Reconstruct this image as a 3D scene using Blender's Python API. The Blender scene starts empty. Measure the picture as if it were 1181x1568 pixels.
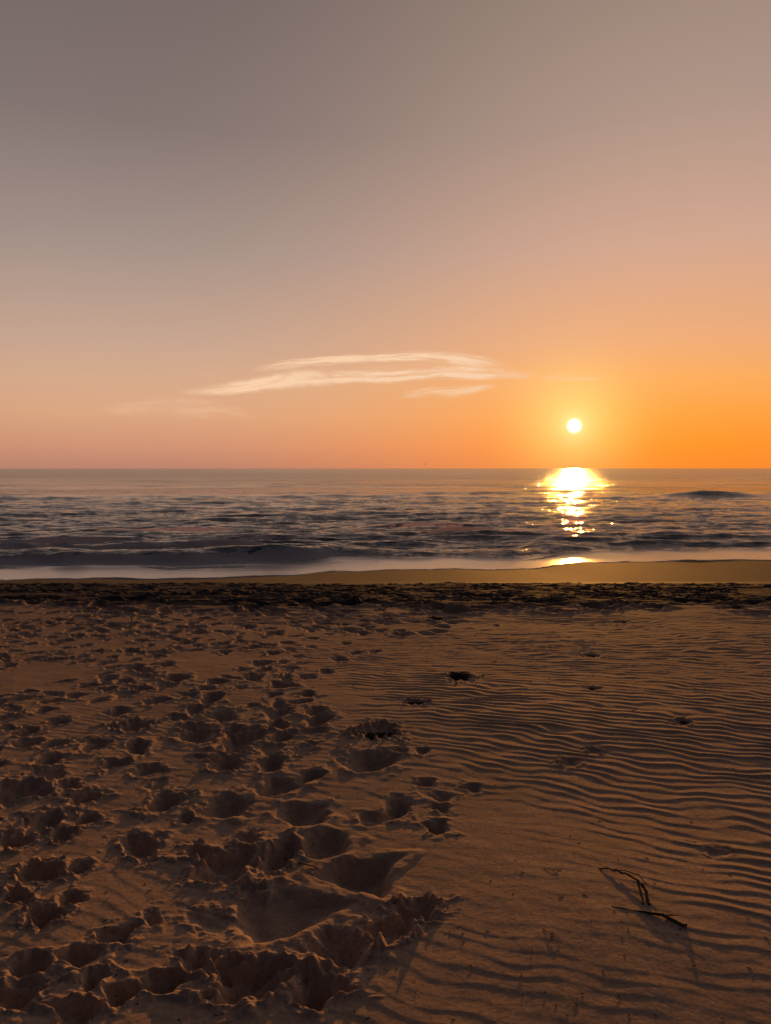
import bpy, math, numpy as np
from mathutils import Vector
rng = np.random.default_rng(7)
scene = bpy.context.scene
scene.view_settings.view_transform='Standard'
scene.view_settings.look='None'
scene.view_settings.exposure=0
def lin(r,g,b):
    f=lambda c:(c/255/12.92) if c/255<=0.04045 else ((c/255+0.055)/1.055)**2.4
    return (f(r),f(g),f(b),1)
# ------------------------------------------------------------ camera
CAMZ=3.2; PITCH=math.radians(3.39); F=1130.0
cd=bpy.data.cameras.new('camera'); cam=bpy.data.objects.new('camera',cd)
scene.collection.objects.link(cam); scene.camera=cam
cam.location=(0,0,CAMZ); cam.rotation_euler=(math.pi/2-PITCH,0,0)
cd.sensor_fit='VERTICAL'; cd.sensor_height=34.6; cd.lens=34.6*F/1568; cd.clip_end=90000; cd.clip_start=0.05
# ------------------------------------------------------------ noise
def _h(ix,iy,seed):
    h=(ix.astype(np.int64)*374761393+iy.astype(np.int64)*668265263+seed*1274126177)&0xffffffff
    h=((h^(h>>13))*1274126177)&0xffffffff
    h=h^(h>>16)
    return (h&0xffff)/65536.0*2*np.pi
def pn(x,y,seed=0):
    x,y=np.broadcast_arrays(x,y)
    x0=np.floor(x);y0=np.floor(y);fx=x-x0;fy=y-y0
    def g(i,j):
        a=_h(x0+i,y0+j,seed); return np.cos(a)*(fx-i)+np.sin(a)*(fy-j)
    u=fx*fx*fx*(fx*(fx*6-15)+10);v=fy*fy*fy*(fy*(fy*6-15)+10)
    a=g(0,0)*(1-u)+g(1,0)*u; b=g(0,1)*(1-u)+g(1,1)*u
    return (a*(1-v)+b*v)*1.5
def fbm(x,y,o,seed=0):
    r=0;a=1.0
    for k in range(o):
        r=r+a*pn(x*2**k,y*2**k,seed+k*17); a*=.5
    return r
def sst(a,b,x):
    t=np.clip((x-a)/(b-a),0,1); return t*t*(3-2*t)
# ------------------------------------------------------------ beach profile
SHX=[-60,-25,-11,-6.4,-3.6,-2.4,-1.7,2.2,4.7,5.7,6.8,13.5,30,80]
SHY=[18.5,20,21.1,21.3,21.6,22.1,22.8,23.2,23.3,24.2,24.9,25.8,27,29]
def shore(x): return np.interp(x,SHX,SHY)+.12*np.sin(x*1.3)+.08*np.sin(x*3.1+1)
def H0(x,y):
    z=np.interp(y,[-30,-5,0,5,11,15,18],[2.6,1.75,1.6,1.44,1.2,.78,.42])
    s=shore(x)
    t=(y-18)/np.maximum(s-18,.5)
    zz=np.where(t<1,.42*(1-t),-.06*(y-s))
    return np.where(y>18,zz,z)
def ground(px,py):
    u=(px-590.5)/F; v=(py-784)/F
    fw=math.cos(PITCH)-v*math.sin(PITCH); dn=v*math.cos(PITCH)+math.sin(PITCH)
    lo,hi=0.5,40
    for _ in range(40):
        m=(lo+hi)/2
        if CAMZ-m*dn>float(H0(np.array(u*m),np.array(fw*m))): lo=m
        else: hi=m
    return u*lo,fw*lo
def bearing(px,py,alt):
    u=(px-590.5)/F; v=(py-784)/F
    fw=math.cos(PITCH)-v*math.sin(PITCH); up=-(v*math.cos(PITCH)+math.sin(PITCH))
    t=alt/up
    return (u*t,fw*t,CAMZ+alt)
# ------------------------------------------------------------ grid mesh
def grid_mesh(name,X,Y,Z,attrs,mat):
    R,C=X.shape
    me=bpy.data.meshes.new(name)
    me.vertices.add(R*C)
    me.vertices.foreach_set('co',np.stack([X,Y,Z],-1).astype(np.float32).ravel())
    i=np.arange((R-1)*(C-1)); r=i//(C-1); c=i%(C-1)
    a=r*C+c
    L=np.stack([a,a+1,a+C+1,a+C],-1).astype(np.int32).ravel()
    me.loops.add(len(L)); me.loops.foreach_set('vertex_index',L)
    me.polygons.add(len(i)); me.polygons.foreach_set('loop_start',(i*4).astype(np.int32))
    me.update(calc_edges=True)
    me.polygons.foreach_set('use_smooth',np.ones(len(i),dtype=bool))
    for k,v in attrs.items():
        at=me.attributes.new(k,'FLOAT','POINT'); at.data.foreach_set('value',v.astype(np.float32).ravel())
    me.materials.append(mat); me.update()
    ob=bpy.data.objects.new(name,me); scene.collection.objects.link(ob); return ob
def newmat(name):
    m=bpy.data.materials.new(name); m.use_nodes=True
    nt=m.node_tree; nt.nodes.clear(); return m,nt
class N:
    def __init__(s,nt): s.nt=nt
    def n(s,t,**k):
        nd=s.nt.nodes.new(t)
        for a,b in k.items(): setattr(nd,a,b)
        return nd
    def put(s,sock,v):
        if isinstance(v,bpy.types.NodeSocket): s.nt.links.new(v,sock)
        else: sock.default_value=v
    def math(s,op,a,b=None,c=None,clamp=False):
        nd=s.n('ShaderNodeMath',operation=op,use_clamp=clamp); s.put(nd.inputs[0],a)
        if b is not None: s.put(nd.inputs[1],b)
        if c is not None: s.put(nd.inputs[2],c)
        return nd.outputs[0]
    def mix(s,f,a,b,blend='MIX'):
        nd=s.n('ShaderNodeMix',data_type='RGBA',blend_type=blend); s.put(nd.inputs[0],f)
        s.put(nd.inputs[6],a); s.put(nd.inputs[7],b); return nd.outputs[2]
    def rng(s,v,a,b,c=0,d=1,smooth=True):
        nd=s.n('ShaderNodeMapRange',interpolation_type='SMOOTHSTEP' if smooth else 'LINEAR')
        for i,q in enumerate([v,a,b,c,d]): s.put(nd.inputs[i],q)
        return nd.outputs[0]
    def noise(s,vec,scale,detail=3,rough=.5,dist=0):
        nd=s.n('ShaderNodeTexNoise'); s.put(nd.inputs['Vector'],vec)
        nd.inputs['Scale'].default_value=scale; nd.inputs['Detail'].default_value=detail
        nd.inputs['Roughness'].default_value=rough; nd.inputs['Distortion'].default_value=dist
        return nd.outputs['Fac']
    def mapv(s,vec,scale):
        nd=s.n('ShaderNodeMapping'); s.put(nd.inputs['Vector'],vec); nd.inputs['Scale'].default_value=scale; return nd.outputs[0]
    def attr(s,nm):
        nd=s.n('ShaderNodeAttribute'); nd.attribute_name=nm; return nd.outputs['Fac']
# ------------------------------------------------------------ sand material
m_sand,nt=newmat('sand'); g=N(nt)
co=g.n('ShaderNodeTexCoord').outputs['Object']
wet=g.attr('wet'); damp_shade=g.attr('damp_shade')
n1=g.noise(co,2.5,4); n2=g.noise(co,60,3,.6); n3=g.noise(co,420,2,.7)
c=g.mix(g.rng(n1,.3,.7),(.480,.335,.240,1),(.560,.400,.295,1))
c=g.mix(g.rng(n2,.35,.7),c,(.39,.275,.200,1))
c=g.mix(g.rng(n3,.62,.72),c,(.08,.062,.05,1))
c=g.mix(damp_shade,c,(.060,.052,.054,1))  # dark bluish tone: footprint shade of the trampled band painted over moist sand
c=g.mix(wet,c,(.100,.084,.080,1))
bs=g.n('ShaderNodeBsdfPrincipled'); g.put(bs.inputs['Base Color'],c)
g.put(bs.inputs['Roughness'],g.rng(wet,0,1,.95,.85)); g.put(bs.inputs['Specular IOR Level'],.06)
hh=g.math('ADD',g.math('MULTIPLY',n2,.0035),g.math('MULTIPLY',n3,.0012))
bp=g.n('ShaderNodeBump'); g.put(bp.inputs['Height'],hh); bp.inputs['Distance'].default_value=1.0
g.put(bp.inputs['Strength'],g.rng(wet,0,1,.8,.05))
nt.links.new(bp.outputs[0],bs.inputs['Normal'])
o=g.n('ShaderNodeOutputMaterial'); nt.links.new(bs.outputs[0],o.inputs[0])
# ------------------------------------------------------------ sand mesh
yb=-np.geomspace(28,.3,40)
yn=np.linspace(-.2,1.65,50)
ya=1/np.linspace(1/1.7,1/9,1050)
yc=1/np.linspace(1/9.02,1/20,340)
yd=np.linspace(20.1,34,80)
rows=np.concatenate([yb,yn,ya,yc,yd])
so=.6+np.geomspace(.002,2.6,50)
cols=np.concatenate([-so[::-1],np.linspace(-.6,.6,950),so])
W=np.sqrt(rows**2+1)+.6
X=W[:,None]*cols[None,:]; Y=np.repeat(rows[:,None],len(cols),1)
Z=H0(X,Y)
near=1-sst(16,19,Y)
Z+=near*(.020*pn(X*.45,Y*.45,3)+.005*pn(X*1.3,Y*1.3,4))
Z+=.035*np.exp(-(((X-.85)/.8)**2+((Y-2.6)/.8)**2))
rough=np.zeros_like(Z)
def stamp(cx,cy,Wd,Ln,D,rot,crumb=.5,rim=.1,irr=.2,soft=.3):
    R=max(Wd,Ln)*1.1
    i0,i1=np.searchsorted(rows,[cy-R,cy+R])
    if i1-i0<2: return
    ww=W[i0:i1]; lo=min(((cx-R)/ww)); hi=max(((cx+R)/ww))
    j0,j1=np.searchsorted(cols,[lo,hi])
    if j1-j0<2: return
    x=X[i0:i1,j0:j1]-cx; y=Y[i0:i1,j0:j1]-cy
    cr,sr=math.cos(rot),math.sin(rot)
    u=(x*cr+y*sr)/(Wd/2); v=(-x*sr+y*cr)/(Ln/2)
    u=u*(1+rng.uniform(.05,.35)*np.cos(v*2.6+rng.uniform(.2,1.8)))
    sd=rng.integers(0,999)
    r=np.sqrt(u*u+v*v)
    r=r*(1+irr*1.3*pn(u*1.2+sd,v*1.2,5)+irr*.5*pn(u*3+sd,v*3,9))
    dep=-D*(1-sst(soft,1.06,r))*(1+.4*pn(u*1.4+sd,v*1.4,8))
    ra=np.clip(1+1.8*pn(u*1.1+sd,v*1.1,6),0,3)
    rm=rim*D*np.exp(-((r-1.2)/.28)**2)*ra
    Z[i0:i1,j0:j1]+=dep+rm
    rough[i0:i1,j0:j1]=np.maximum(rough[i0:i1,j0:j1],crumb*np.exp(-np.maximum(r-.9,0)**2*4)*(.25+.75*sst(.5,1,r)))
PR=[(555,1340,100,62,.05,.2),(498,1290,84,46,.045,.2),(465,1243,84,38,.04,.2),(425,1203,62,30,.04,.2),
(345,1322,105,56,.045,1.1),(425,1308,60,58,.045,1),(430,1400,170,85,.030,.3),(520,1452,90,70,.05,.4),(640,1398,70,30,.035,1.3),
(600,1425,90,34,.03,1.6),(385,1500,130,60,.05,1.2),(250,1502,80,34,.04,.6),(485,1517,84,62,.05,.8),(185,1522,52,34,.04,.4),
(125,1463,70,26,.035,.4),(45,1478,72,32,.04,.5),(28,1520,90,50,.04,.8),(178,1432,62,30,.035,.8),(232,1404,30,14,.02,.5),
(65,1402,62,30,.04,1.2),(60,1335,84,30,.04,1.2),(120,1327,42,20,.035,.5),(110,1375,40,18,.03,.6),(215,1292,58,44,.035,.8),
(70,1255,62,30,.04,1),(95,1275,40,20,.03,1.2),(128,1220,50,24,.03,.8),(132,1252,40,18,.03,.8),(20,1215,80,40,.05,1.1),
(252,1225,60,30,.035,.8),(285,1249,32,12,.02,.3),(345,1230,76,36,.045,.4),(475,1187,38,20,.04,.3),(415,1168,46,26,.045,.4),
(345,1165,62,28,.04,1),(225,1178,42,20,.035,.5),(210,1143,34,26,.04,.4),(145,1140,46,20,.035,.7),(75,1163,42,20,.035,.5),
(40,1138,46,15,.03,.5),(170,1170,36,20,.035,.8),(370,1130,74,26,.045,.7),(300,1125,52,28,.04,.7),(205,1110,62,16,.035,1.1),
(568,1165,84,34,.045,.3),(578,1122,74,20,.03,1.4),(487,1104,46,20,.045,.5),(425,1093,44,18,.04,.5),(340,1097,46,20,.04,.6),
(608,1236,54,34,.035,.3),(570,1252,52,22,.02,.1),(670,1268,42,22,.035,.3),(676,1238,28,16,.02,.5),(652,1198,34,14,.02,.3),
(725,1208,28,10,.018,.2),(676,1220,40,10,.015,.3),(648,1150,26,8,.02,.6),(614,1150,24,10,.02,.5),(705,1036,46,12,.02,1),(636,1077,34,7,.015,1),
(325,1070,40,15,.04,.6),(300,1087,36,14,.04,.6),(240,1074,34,12,.035,.5),(180,1090,40,12,.03,.4),(90,1105,36,12,.03,.4),
(115,1066,30,10,.03,.4),(66,1089,30,10,.03,.4),(270,1040,42,13,.04,.6),(330,1047,36,11,.035,.6),(388,1040,34,11,.035,.5),
(430,1052,40,12,.04,.5),(165,1040,30,10,.03,.4),(205,1022,36,10,.035,.5),(252,1018,30,10,.03,.4),(400,1018,34,9,.035,.4),
(520,1010,24,8,.03,.5),(545,1000,20,6,.025,.5),(575,998,16,6,.025,.4),(583,967,14,4,.02,.4),(555,957,18,4,.02,.5),(530,985,16,5,.02,.4),
(670,948,34,4,.02,.9),(760,958,10,3,.02,.4),(952,954,22,4,.02,.8),(905,1004,24,5,.015,.7),(908,1054,26,5,.015,.7),(1045,1106,34,9,.015,.8),
(910,1151,26,8,.012,.8),(870,1170,40,10,.012,.8),(1125,931,30,4,.02,.9),(840,933,20,3,.02,.7),(1095,1310,40,12,.008,.5),(500,1030,24,8,.025,.5),
(145,1500,40,20,.03,.8),(300,1470,60,24,.025,1.1),(345,1480,50,20,.02,1.2),(120,1548,80,30,.03,1.0),(20,1285,60,26,.035,1.1),(20,1375,50,26,.035,1.1),(300,1300,44,18,.02,1.0),(380,1280,40,16,.02,1.0)]
def w2(px,py,w,h):
    x,y=ground(px,py); x1,y1=ground(px,py+h/2); x2,y2=ground(px,py-h/2)
    return x,y,w/F*y,min(max(y2-y1,.12),.36)
big=[]
PX=[ground(p[0],p[1]) for p in PR]
for _ in range(4200):
    py=rng.uniform(932,1560); 
    lim=np.interp(py,[932,1000,1100,1200,1400,1560],[640,460,490,450,400,250])
    px=rng.uniform(-250,lim)
    if rng.random()>np.interp(py,[932,1040,1120,1250,1560],[1,.9,.6,.4,.25]): continue
    x,y=ground(px,py)
    if pn(np.array(x*.8),np.array(y*.8),31)<-.16 and py>1000: continue
    dmin=min([(x-a)**2+(y-b)**2 for a,b in big+PX])
    if dmin<(.05 if y<4.5 else .03): continue
    big.append((x,y))
    stamp(x,y,rng.uniform(.09,.18),rng.uniform(.12,.29),rng.uniform(.012,.055),rng.uniform(-1.2,1.2),rng.uniform(.2,1.2),.08,.3,.3)
for (px,py,w,h,D,cb) in PR:
    x,y,a,b=w2(px,py,w,h)
    stamp(x,y,a*1.04,b*1.04,D*1.5,rng.uniform(-.6,.6),cb*1.15,.08,.16+.14*cb,.32)
# trampled strip above the wet sand
for _ in range(1500):
    y=rng.uniform(9.9,16.6); x=rng.uniform(-17,17)
    stamp(x,y,rng.uniform(.2,.6),rng.uniform(.22,.42),rng.uniform(.03,.065),rng.uniform(-.5,.5),.6,.2)
for _ in range(260):
    y=rng.uniform(8.3,11); x=rng.uniform(-10,1.0)
    stamp(x,y,rng.uniform(.12,.25),rng.uniform(.2,.34),rng.uniform(.02,.04),rng.uniform(-1,1),.5,.1)
tr=sst(9.8,11.2,Y)*(1-sst(15.8,16.8,Y+.4*pn(X*.8,Y*.8,12)))
Z+=tr*(.026*fbm(X*.45,Y*2.2,4,40))
Z+=rough*.011*fbm(X*18,Y*18,4,50)*(Y<19)
Z+=np.clip(rough-.6,0,1)*.05*np.clip(pn(X*24,Y*24,55)-.12,0,1)*(Y<8)
Z+=near*.0022*fbm(X*6,Y*6,3,60)
# wind ripples
s=.889*(X+.4)+.458*(Y-5.2)+.35*pn(X*.9,Y*.9,21)
mask=(.2+.8*sst(-.25,.9,s))*(1-sst(9.2,10.6,Y))*sst(.8,1.6,Y)
mask=mask*(.85+.55*pn(X*.7,Y*.7,22))*(1-.85*np.clip(rough*1.3,0,1))
Yc=np.clip(Y,1,9)
ph=(Y+X*(.42-.075*(Yc-3)))/.088+1.6*pn(X*.55,Y*.55,23)+.75*pn(X*1.8,Y*2.1,24)+.45*pn(X*5,Y*5,25)
rp=(.5+.5*np.sin(2*np.pi*ph+.5*np.sin(2*np.pi*ph)))**1.1
Z+=np.clip(mask,0,1.3)*.0080*rp*np.clip(.8+.8*pn(X*3.5,Y*7,26),.1,1.5)
wet=sst(16.0,17.0,Y+.35*pn(X*.6,Y*.6,33))
damp_shade=np.clip(sst(9.9,11.3,Y+.5*pn(X*.5,Y*.5,34))*(1+.3*pn(X*.5,Y*1.5,35)),0,1)  # mask for the painted shade and moist tone of the trampled strip
grid_mesh('sand_beach',X,Y,Z,{'wet':wet,'damp_shade':damp_shade},m_sand)
def zat(x,y):
    i=int(np.argmin(abs(rows-y))); j=int(np.argmin(abs(X[i]-x))); return float(Z[i,j])
del rough,mask,rp,ph,s
# ------------------------------------------------------------ sea
m_sea,nt=newmat('sea_water'); g=N(nt)
co=g.n('ShaderNodeTexCoord').outputs['Object']
foam=g.attr('foam'); calm=g.attr('calm'); far=g.attr('far')
sx=g.mapv(co,(.22,1,1)); lx=g.mapv(co,(.12,1,1))
a=g.noise(sx,3.4,5,.68); b=g.noise(sx,.6,3,.5); patch=g.rng(g.noise(lx,.07,3,.6),.35,.65,.5,1.5)
h=g.math('ADD',g.math('MULTIPLY',a,.14),g.math('MULTIPLY',b,.28))
bp=g.n('ShaderNodeBump'); g.put(bp.inputs['Height'],h); bp.inputs['Distance'].default_value=1.0
g.put(bp.inputs['Strength'],g.math('MULTIPLY',patch,g.math('MULTIPLY_ADD',calm,-.95,1.0)))
bs=g.n('ShaderNodeBsdfPrincipled'); g.put(bs.inputs['Base Color'],g.mix(calm,(.075,.120,.165,1),(.70,.62,.56,1)))  # pale shore film: reflected sky brightness put into the base colour, plus foamy water
g.put(bs.inputs['Roughness'],g.math('ADD',g.math('MULTIPLY_ADD',far,.17,.04),g.math('MULTIPLY',calm,.14))); g.put(bs.inputs['IOR'],g.math('MULTIPLY_ADD',calm,1.7,1.42))
nt.links.new(bp.outputs[0],bs.inputs['Normal'])
df=g.n('ShaderNodeBsdfDiffuse'); df.inputs[0].default_value=(.90,.89,.88,1)
tl=g.n('ShaderNodeBsdfTranslucent'); tl.inputs[0].default_value=(.90,.92,.97,1)
fm=g.n('ShaderNodeMixShader'); fm.inputs[0].default_value=.45; nt.links.new(df.outputs[0],fm.inputs[1]); nt.links.new(tl.outputs[0],fm.inputs[2])
fn=g.noise(g.mapv(co,(.5,1,1)),5,5,.65,.6)
ff=g.rng(g.math('ADD',foam,g.math('MULTIPLY_ADD',fn,1.2,-.6)),.32,.44)
ff=g.math('MULTIPLY',ff,g.rng(foam,0.02,.2))
mx=g.n('ShaderNodeMixShader'); g.put(mx.inputs[0],ff); nt.links.new(bs.outputs[0],mx.inputs[1]); nt.links.new(fm.outputs[0],mx.inputs[2])
o=g.n('ShaderNodeOutputMaterial'); nt.links.new(mx.outputs[0],o.inputs[0])
r1=1/np.linspace(1/18.,1/120,520); r2=1/np.linspace(1/121,1/30000,150); r2[-1]=40000
rs=np.concatenate([r1,r2]); 
so=.6+np.geomspace(.003,4,50); cs=np.concatenate([-so[::-1],np.linspace(-.6,.6,900),so])
SX=rs[:,None]*cs[None,:]; SY=np.repeat(rs[:,None],len(cs),1)
dy=np.gradient(rs)[:,None]
ds=SY-shore(SX)
amp=sst(2.2,5,ds); calm=1-sst(2.0,3.6,ds+.8*pn(SX*.4,SY*.4,70))
far=sst(45,300,SY)
def comp(l,A,ang,seed,wob=.8,asp=5.5):
    att=np.clip((l/dy-2)/3,0,1)
    p=(SX*math.sin(ang)+SY*math.cos(ang))/l+wob*pn(SX/(l*asp),SY/(l*3.5),seed)
    q=(.5+.5*np.sin(2*np.pi*p))**1.7
    return A*att*q*(.55+.9*pn(SX/(l*asp*.9),SY/(l*1.6),seed+1))
SZ=comp(15,.22,.03,80)+comp(8,.15,-.04,82)+comp(3.6,.11,.05,84)+comp(1.9,.09,-.06,86)+comp(1.0,.065,.08,88)+comp(.6,.035,-.1,94)
SZ=SZ*amp
SZ+=amp*.085*fbm(SX*.35,SY*1.2,4,90)*np.clip((1.5/dy-1)/2,0,1)
def ridge(off,A,wd,seed,k):
    yy=ds-off-.7*pn(SX*.13,SX*0+2.5,seed)-.15*pn(SX*.7,SX*0+1.5,seed+3)
    am=A*np.clip(.55+1.1*pn(SX*.16,SX*0+.5,seed+1)+k*(-SX/12),0.05,1.6)
    prof=np.where(yy<0,np.exp(-(yy/wd)**2),np.exp(-(yy/(wd*3.2))**2))
    return am*prof,yy,am/A
foam=.55*np.exp(-(ds/.16)**2)
def whitewater(off,A,wd,seed,k,fa,fo=.75):
    global SZ,foam
    Rg,yy,am=ridge(off,A,wd,seed,k); SZ=SZ+Rg
    foam=np.maximum(foam,np.exp(-((yy+fo*wd*2)/(wd*1.4))**2)*np.clip(am-.1,0,1)*fa)
whitewater(4.2,.18,.36,100,.3,1.0,.9)
whitewater(6.4,.15,.36,105,.2,.9,.2)
whitewater(10,.17,.5,110,.1,.85,.1)
whitewater(15,.16,.6,115,.1,.65,.1)
y3=SY-79-.02*(SX-34)
SZ+=.72*np.exp(-((SX-35)/5.5)**2)*np.where(y3<0,np.exp(-(y3/1.2)**2),np.exp(-(y3/4)**2))
y4=SY-76-1.5*pn(SX*.05,SX*0,131)
SZ+=.16*np.clip(.4+pn(SX*.06,SX*0+4,130)*1.5,0,1)*np.exp(-(y4/1.4)**2)
foam=np.maximum(foam,.5*np.exp(-((ds-2.2-1.0*pn(SX*.3,SX*0,71))/.4)**2)*np.clip(.35+1.5*pn(SX*.25,SX*0+9,72)-SX/25,0,1))
SZ+=.012
SZ=np.where(ds<-.1,SZ-.02,SZ)
grid_mesh('sea',SX,SY,SZ,{'foam':foam,'calm':calm,'far':far},m_sea)
# ------------------------------------------------------------ tubes
def tube(V,Fc,pts,rad,n=7):
    pts=[Vector(p) for p in pts]; base=len(V)
    for i,p in enumerate(pts):
        d=(pts[min(i+1,len(pts)-1)]-pts[max(i-1,0)]).normalized()
        a=d.cross(Vector((.1,.2,1))).normalized(); b=d.cross(a)
        for k in range(n):
            t=2*math.pi*k/n; rr=rad[i]*(1+.15*math.sin(3*t+i)); V.append(p+(a*math.cos(t)+b*math.sin(t))*rr)
    for i in range(len(pts)-1):
        for k in range(n):
            q=base+i*n
            Fc.append((q+k,q+(k+1)%n,q+n+(k+1)%n,q+n+k))
    Fc.append(tuple(base+k for k in range(n))); Fc.append(tuple(base+(len(pts)-1)*n+k for k in range(n-1,-1,-1)))
def mk(name,V,Fc,mat):
    me=bpy.data.meshes.new(name); me.from_pydata([tuple(v) for v in V],[],Fc); me.materials.append(mat)
    me.polygons.foreach_set('use_smooth',[True]*len(me.polygons)); me.update()
    ob=bpy.data.objects.new(name,me); scene.collection.objects.link(ob); return ob
def simple(name,c1,c2,sc,rough=.85):
    m,nt=newmat(name); g=N(nt); co=g.n('ShaderNodeTexCoord').outputs['Object']
    n=g.noise(co,sc,4); bs=g.n('ShaderNodeBsdfPrincipled'); g.put(bs.inputs['Base Color'],g.mix(g.rng(n,.35,.65),c1,c2))
    bs.inputs['Roughness'].default_value=rough
    bp=g.n('ShaderNodeBump'); g.put(bp.inputs['Height'],n); bp.inputs['Distance'].default_value=.003; nt.links.new(bp.outputs[0],bs.inputs['Normal'])
    o=g.n('ShaderNodeOutputMaterial'); nt.links.new(bs.outputs[0],o.inputs[0]); return m
m_wood=simple('twig_bark',(.035,.025,.018,1),(.08,.055,.035,1),80)
m_weed=simple('dry_seaweed',(.022,.016,.012,1),(.06,.04,.026,1),60)
def gp(px,py,lift=0):
    x,y=ground(px,py); return (x,y,zat(x,y)+lift)
def twig(branches):
    V=[];Fc=[]
    for br in branches:
        pts=[gp(a,b,l) for a,b,l in br[0]]
        P=[]
        for i in range(len(pts)-1):
            for t in (0,.33,.66):
                q=Vector(pts[i]).lerp(Vector(pts[i+1]),t)+Vector(rng.normal(0,.0018,3)); P.append(q)
        P.append(Vector(pts[-1]))
        r=np.linspace(br[1],br[2],len(P)); tube(V,Fc,P,r)
    return mk('driftwood_twig',V,Fc,m_wood)
twig([([(918,1341,.002),(938,1347,.012),(958,1356,.018),(978,1370,.020),(990,1386,.012),(994,1402,.002)],.0028,.0062),
      ([(938,1350,.012),(955,1351,.017),(978,1361,.020),(1000,1384,.014)],.0022,.002),
      ([(976,1370,.020),(980,1386,.012),(984,1402,.002)],.0045,.004),
      ([(990,1386,.012),(982,1376,.024)],.0035,.0015)])
twig([([(935,1404,.0),(985,1415,.004),(1015,1423,.008),(1050,1440,.008)],.002,.008),([(1015,1423,.008),(1042,1423,.008)],.004,.001)])
twig([([(436,1296,.03),(446,1312,.012),(470,1326,.008),(486,1332,.012)],.004,.0025),([(446,1312,.012),(440,1330,.01)],.003,.0015)])
twig([([(832,1340,.0),(846,1344,.006),(860,1343,.002)],.0014,.001),([(846,1344,.006),(856,1352,.002)],.001,.001)])
twig([([(832,1438,.0),(846,1450,.006),(858,1468,.002)],.0014,.001),([(846,1450,.006),(838,1464,.002)],.001,.001)])
twig([([(200,965,.0),(203,962,.12),(204,958,.2)],.008,.004)])
def clump(px,py,w,dp,n,hgt):
    x0,y0=ground(px,py); V=[];Fc=[]
    for k in range(n):
        a=rng.uniform(0,2*math.pi); r=abs(rng.normal(0,.45))
        x=x0+math.cos(a)*r*w/2; y=y0+math.sin(a)*r*dp/2
        z=zat(x,y); L=rng.uniform(.02,.07)*(w/.2); an=rng.uniform(0,6.28)
        hh=hgt*max(0,1-r)*rng.uniform(.2,1)
        P=[]
        for i in range(5):
            t=i/4-.5
            P.append(Vector((x+math.cos(an+t*.8)*t*L,y+math.sin(an+t*.8)*t*L,z+hh*(1-1.5*t*t)+rng.normal(0,.003))))
        tube(V,Fc,P,[.0012*w/.2,.003*w/.2,.0045*w/.2,.003*w/.2,.001*w/.2],5)
    return mk('seaweed_clump',V,Fc,m_weed)
clump(705,1033,.28,.22,140,.05)
clump(578,1120,.28,.14,130,.025)
clump(636,1077,.17,.1,60,.02)
clump(905,1053,.12,.1,30,.015); clump(1046,1105,.13,.1,30,.015); clump(952,953,.18,.15,40,.03)
clump(1125,930,.3,.2,50,.04); clump(672,947,.3,.2,50,.03); clump(905,1003,.14,.1,30,.015)
V=[];Fc=[]
for k in range(420):
    y=1/rng.uniform(1/11,1/1.8); x=rng.uniform(-.6,.6)*y
    L=rng.uniform(.004,.014)*(.6+y*.12); an=rng.uniform(0,6.28); z=zat(x,y)+.001
    P=[Vector((x+math.cos(an)*t*L,y+math.sin(an)*t*L,z+.001*(1-t*t))) for t in (-1,0,1)]
    tube(V,Fc,P,[.0006,.0012+.0002*y,.0006],5)
mk('beach_debris',V,Fc,m_weed)
# ------------------------------------------------------------ seagull
V=[];Fc=[]
bx,by,bz=bearing(651,711,2.0)
sc_=260/by; bx*=sc_; by*=sc_; bz=CAMZ+2.0*sc_
tube(V,Fc,[(bx-.22,by,bz),(bx-.1,by,bz+.01),(bx+.08,by,bz+.02),(bx+.2,by,bz+.05),(bx+.28,by,bz+.04)],[.01,.06,.07,.04,.008],8)
for sgn in (-1,1):
    P=[(bx,by,bz+.05),(bx+.05,by+sgn*.25,bz+.22),(bx-.02,by+sgn*.5,bz+.2),(bx-.12,by+sgn*.7,bz+.12)]
    b0=len(V)
    for i,p in enumerate(P):
        c_=[.09,.08,.05,.01][i]; V.append(Vector(p)+Vector((c_,0,0))); V.append(Vector(p)-Vector((c_,0,0)))
    for i in range(3): q=b0+2*i; Fc.append((q,q+1,q+3,q+2))
mk('seagull',V,Fc,simple('feathers',(.25,.25,.26,1),(.4,.4,.4,1),10))
# ------------------------------------------------------------ cirrus
m_cl,nt=newmat('cirrus_ice'); g=N(nt)
uv=g.n('ShaderNodeUVMap').outputs[0]; sp=g.n('ShaderNodeSeparateXYZ'); nt.links.new(uv,sp.inputs[0])
e=g.math('ABSOLUTE',g.math('MULTIPLY_ADD',sp.outputs[1],2,-1))
wv=g.noise(g.mapv(uv,(1.0,.5,1)),3.0,5,.6,.2)
e2=g.math('ADD',e,g.math('MULTIPLY_ADD',wv,1.6,-.8))
env=g.rng(e2,.95,-.1)
fib=g.rng(g.noise(g.mapv(uv,(.55,1.5,1)),3.0,6,.66,.5),.3,.66,.1,1)
dens=g.attr('dens')
al=g.math('MULTIPLY',g.math('MULTIPLY',env,fib),dens,clamp=True)
al=g.math('MULTIPLY',al,g.rng(e,1.0,.4))
em=g.n('ShaderNodeEmission'); em.inputs[0].default_value=lin(249,208,170); em.inputs[1].default_value=1.0  # emission stands in for sunlight scattered through the cloud
tp=g.n('ShaderNodeBsdfTransparent'); mx=g.n('ShaderNodeMixShader'); g.put(mx.inputs[0],al)
nt.links.new(tp.outputs[0],mx.inputs[1]); nt.links.new(em.outputs[0],mx.inputs[2])
o=g.n('ShaderNodeOutputMaterial'); nt.links.new(mx.outputs[0],o.inputs[0])
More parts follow.
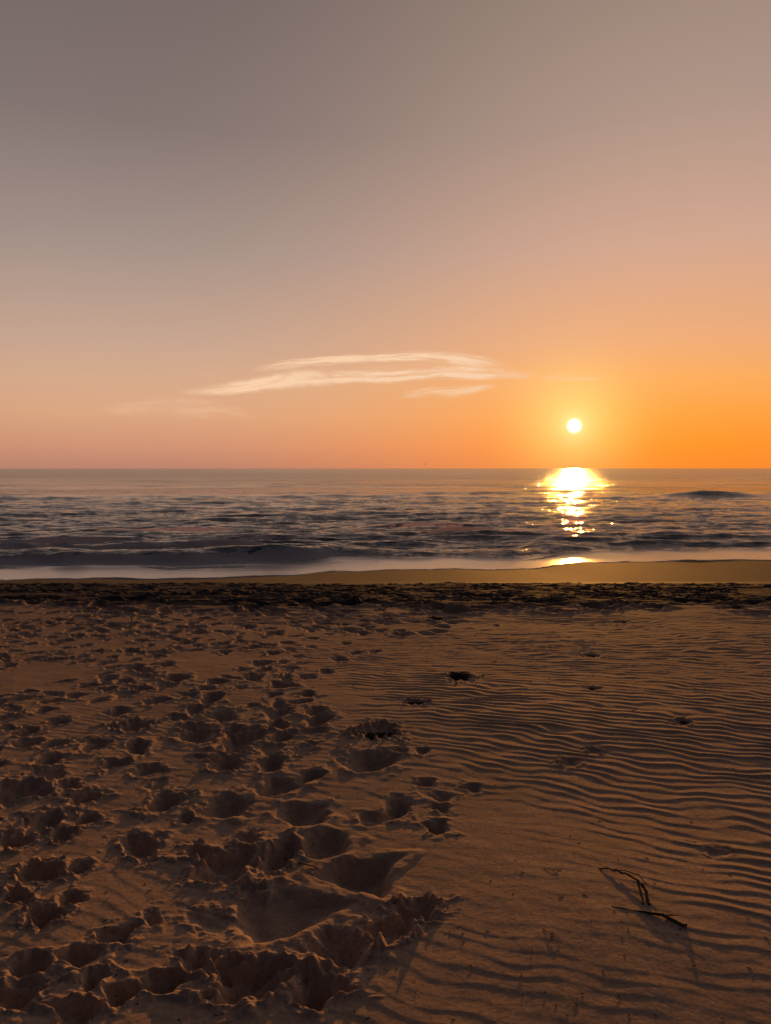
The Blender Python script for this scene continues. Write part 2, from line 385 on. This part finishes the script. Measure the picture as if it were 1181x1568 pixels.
def cirrus(pts,dens,off):
    xs=np.array([p[0] for p in pts],float); n=90; V=[];Fc=[];D=[];U=[]
    for i in range(n):
        px=xs[0]+(xs[-1]-xs[0])*i/(n-1); yc_=np.interp(px,xs,[p[1] for p in pts]); hw=np.interp(px,xs,[p[2] for p in pts])*1.8
        for j in range(5):
            V.append(bearing(px,yc_+hw*(1-j/2.0),1300+off))
            t=i/(n-1); D.append(dens*min(1,t*6,(1-t)*5)); U.append((off*.37+(px-xs[0])/160.0,j/4))
    for i in range(n-1):
        for j in range(4): q=i*5+j; Fc.append((q,q+5,q+6,q+1))
    ob=mk('cirrus_cloud',V,Fc,m_cl); me=ob.data
    at=me.attributes.new('dens','FLOAT','POINT'); at.data.foreach_set('value',D)
    ul=me.uv_layers.new(name='UVMap')
    for l in me.loops: ul.data[l.index].uv=U[l.vertex_index]
    return ob
cirrus([(385,566,4),(440,558,6),(500,552,6),(560,549,6),(640,545,7),(700,549,9),(745,555,8),(790,561,4)],1.8,0)
cirrus([(270,602,5),(340,596,8),(400,589,9),(450,581,12),(520,579,9),(600,577,8),(680,570,8),(740,572,9),(835,575,4)],1.8,12)
cirrus([(610,606,4),(660,600,8),(700,598,8),(765,590,4)],1.0,25)
cirrus([(390,572,6),(440,572,9),(520,566,8),(620,562,7),(700,560,5)],.25,37)
cirrus([(150,628,8),(260,622,14),(330,626,12),(400,640,6)],.35,50)
cirrus([(825,580,3),(870,579,5),(925,580,3)],.5,62)
# ------------------------------------------------------------ sun + sky
AZ=math.radians(14.28); EL=math.radians(3.17)
sd=Vector((math.sin(AZ)*math.cos(EL),math.cos(AZ)*math.cos(EL),math.sin(EL)))
sl=bpy.data.lights.new('sun','SUN'); sl.energy=2.6; sl.angle=math.radians(.7); sl.color=(1,.41,.08)
so_=bpy.data.objects.new('sun',sl); scene.collection.objects.link(so_); so_.rotation_euler=sd.to_track_quat('Z','Y').to_euler(); so_.location=(5,20,10)
w=bpy.data.worlds.new('World'); scene.world=w; w.use_nodes=True; nt=w.node_tree; nt.nodes.clear(); g=N(nt)
d=g.n('ShaderNodeTexCoord').outputs['Generated']
sp=g.n('ShaderNodeSeparateXYZ'); nt.links.new(d,sp.inputs[0]); z=sp.outputs[2]
def ramp(v,stops):
    r=g.n('ShaderNodeValToRGB'); g.put(r.inputs[0],v); e=r.color_ramp.elements
    r.color_ramp.interpolation='LINEAR'
    while len(e)<len(stops): e.new(.5)
    for k,(p,c) in enumerate(stops): e[k].position=p; e[k].color=lin(*c)
    return r.outputs[0]
rl=ramp(z,[(0,(186,130,110)),(.03,(208,148,118)),(.07,(218,166,130)),(.11,(214,170,140)),(.16,(198,165,145)),(.27,(163,145,137)),(.4,(130,116,113)),(.54,(114,101,100)),(.7,(56,54,60)),(1,(38,40,50))])
rr=ramp(z,[(0,(244,132,46)),(.03,(254,144,46)),(.07,(250,158,68)),(.11,(244,168,95)),(.16,(230,168,122)),(.27,(204,164,145)),(.4,(172,148,136)),(.54,(150,130,118)),(.7,(66,60,62)),(1,(38,40,50))])
fl=g.n('ShaderNodeCombineXYZ'); nt.links.new(sp.outputs[0],fl.inputs[0]); nt.links.new(sp.outputs[1],fl.inputs[1])
nm=g.n('ShaderNodeVectorMath',operation='NORMALIZE'); nt.links.new(fl.outputs[0],nm.inputs[0])
wa=math.radians(24)
dt=g.n('ShaderNodeVectorMath',operation='DOT_PRODUCT'); nt.links.new(nm.outputs[0],dt.inputs[0]); dt.inputs[1].default_value=(math.sin(wa),math.cos(wa),0)
ca=dt.outputs['Value']
f=g.math('POWER',g.rng(ca,.64,1,0,1,False),3.4)
col=g.mix(f,rl,rr)
back=g.rng(ca,-.05,.7,1,0)
col=g.mix(back,col,ramp(z,[(0,(46,44,54)),(.2,(45,45,56)),(1,(38,40,50))]))
dt2=g.n('ShaderNodeVectorMath',operation='DOT_PRODUCT'); nt.links.new(d,dt2.inputs[0]); dt2.inputs[1].default_value=sd
th=g.math('ARCCOSINE',g.math('MINIMUM',dt2.outputs['Value'],.9999999)); td=g.math('MULTIPLY',th,180/math.pi)
g1=g.math('EXPONENT',g.math('MULTIPLY',g.math('POWER',g.math('DIVIDE',td,3.7),2),-1))
g2=g.math('EXPONENT',g.math('MULTIPLY',g.math('DIVIDE',td,12),-1))
def addc(col,fac,c):
    return g.mix(1.0,col,g.mix(fac,(0,0,0,1),c),'ADD')
col=addc(col,g1,(.08,.26,.09,1)); col=addc(col,g2,(.20,.075,-.04,1))
g3=g.math('EXPONENT',g.math('MULTIPLY',g.math('DIVIDE',td,.6),-1)); col=addc(col,g3,(.3,.5,.35,1))
disc=g.rng(td,.62,.30); col=addc(col,disc,(3,2.6,1.4,1))
bg=g.n('ShaderNodeBackground'); g.put(bg.inputs[0],col); bg.inputs[1].default_value=1.0
o=g.n('ShaderNodeOutputWorld'); nt.links.new(bg.outputs[0],o.inputs[0])
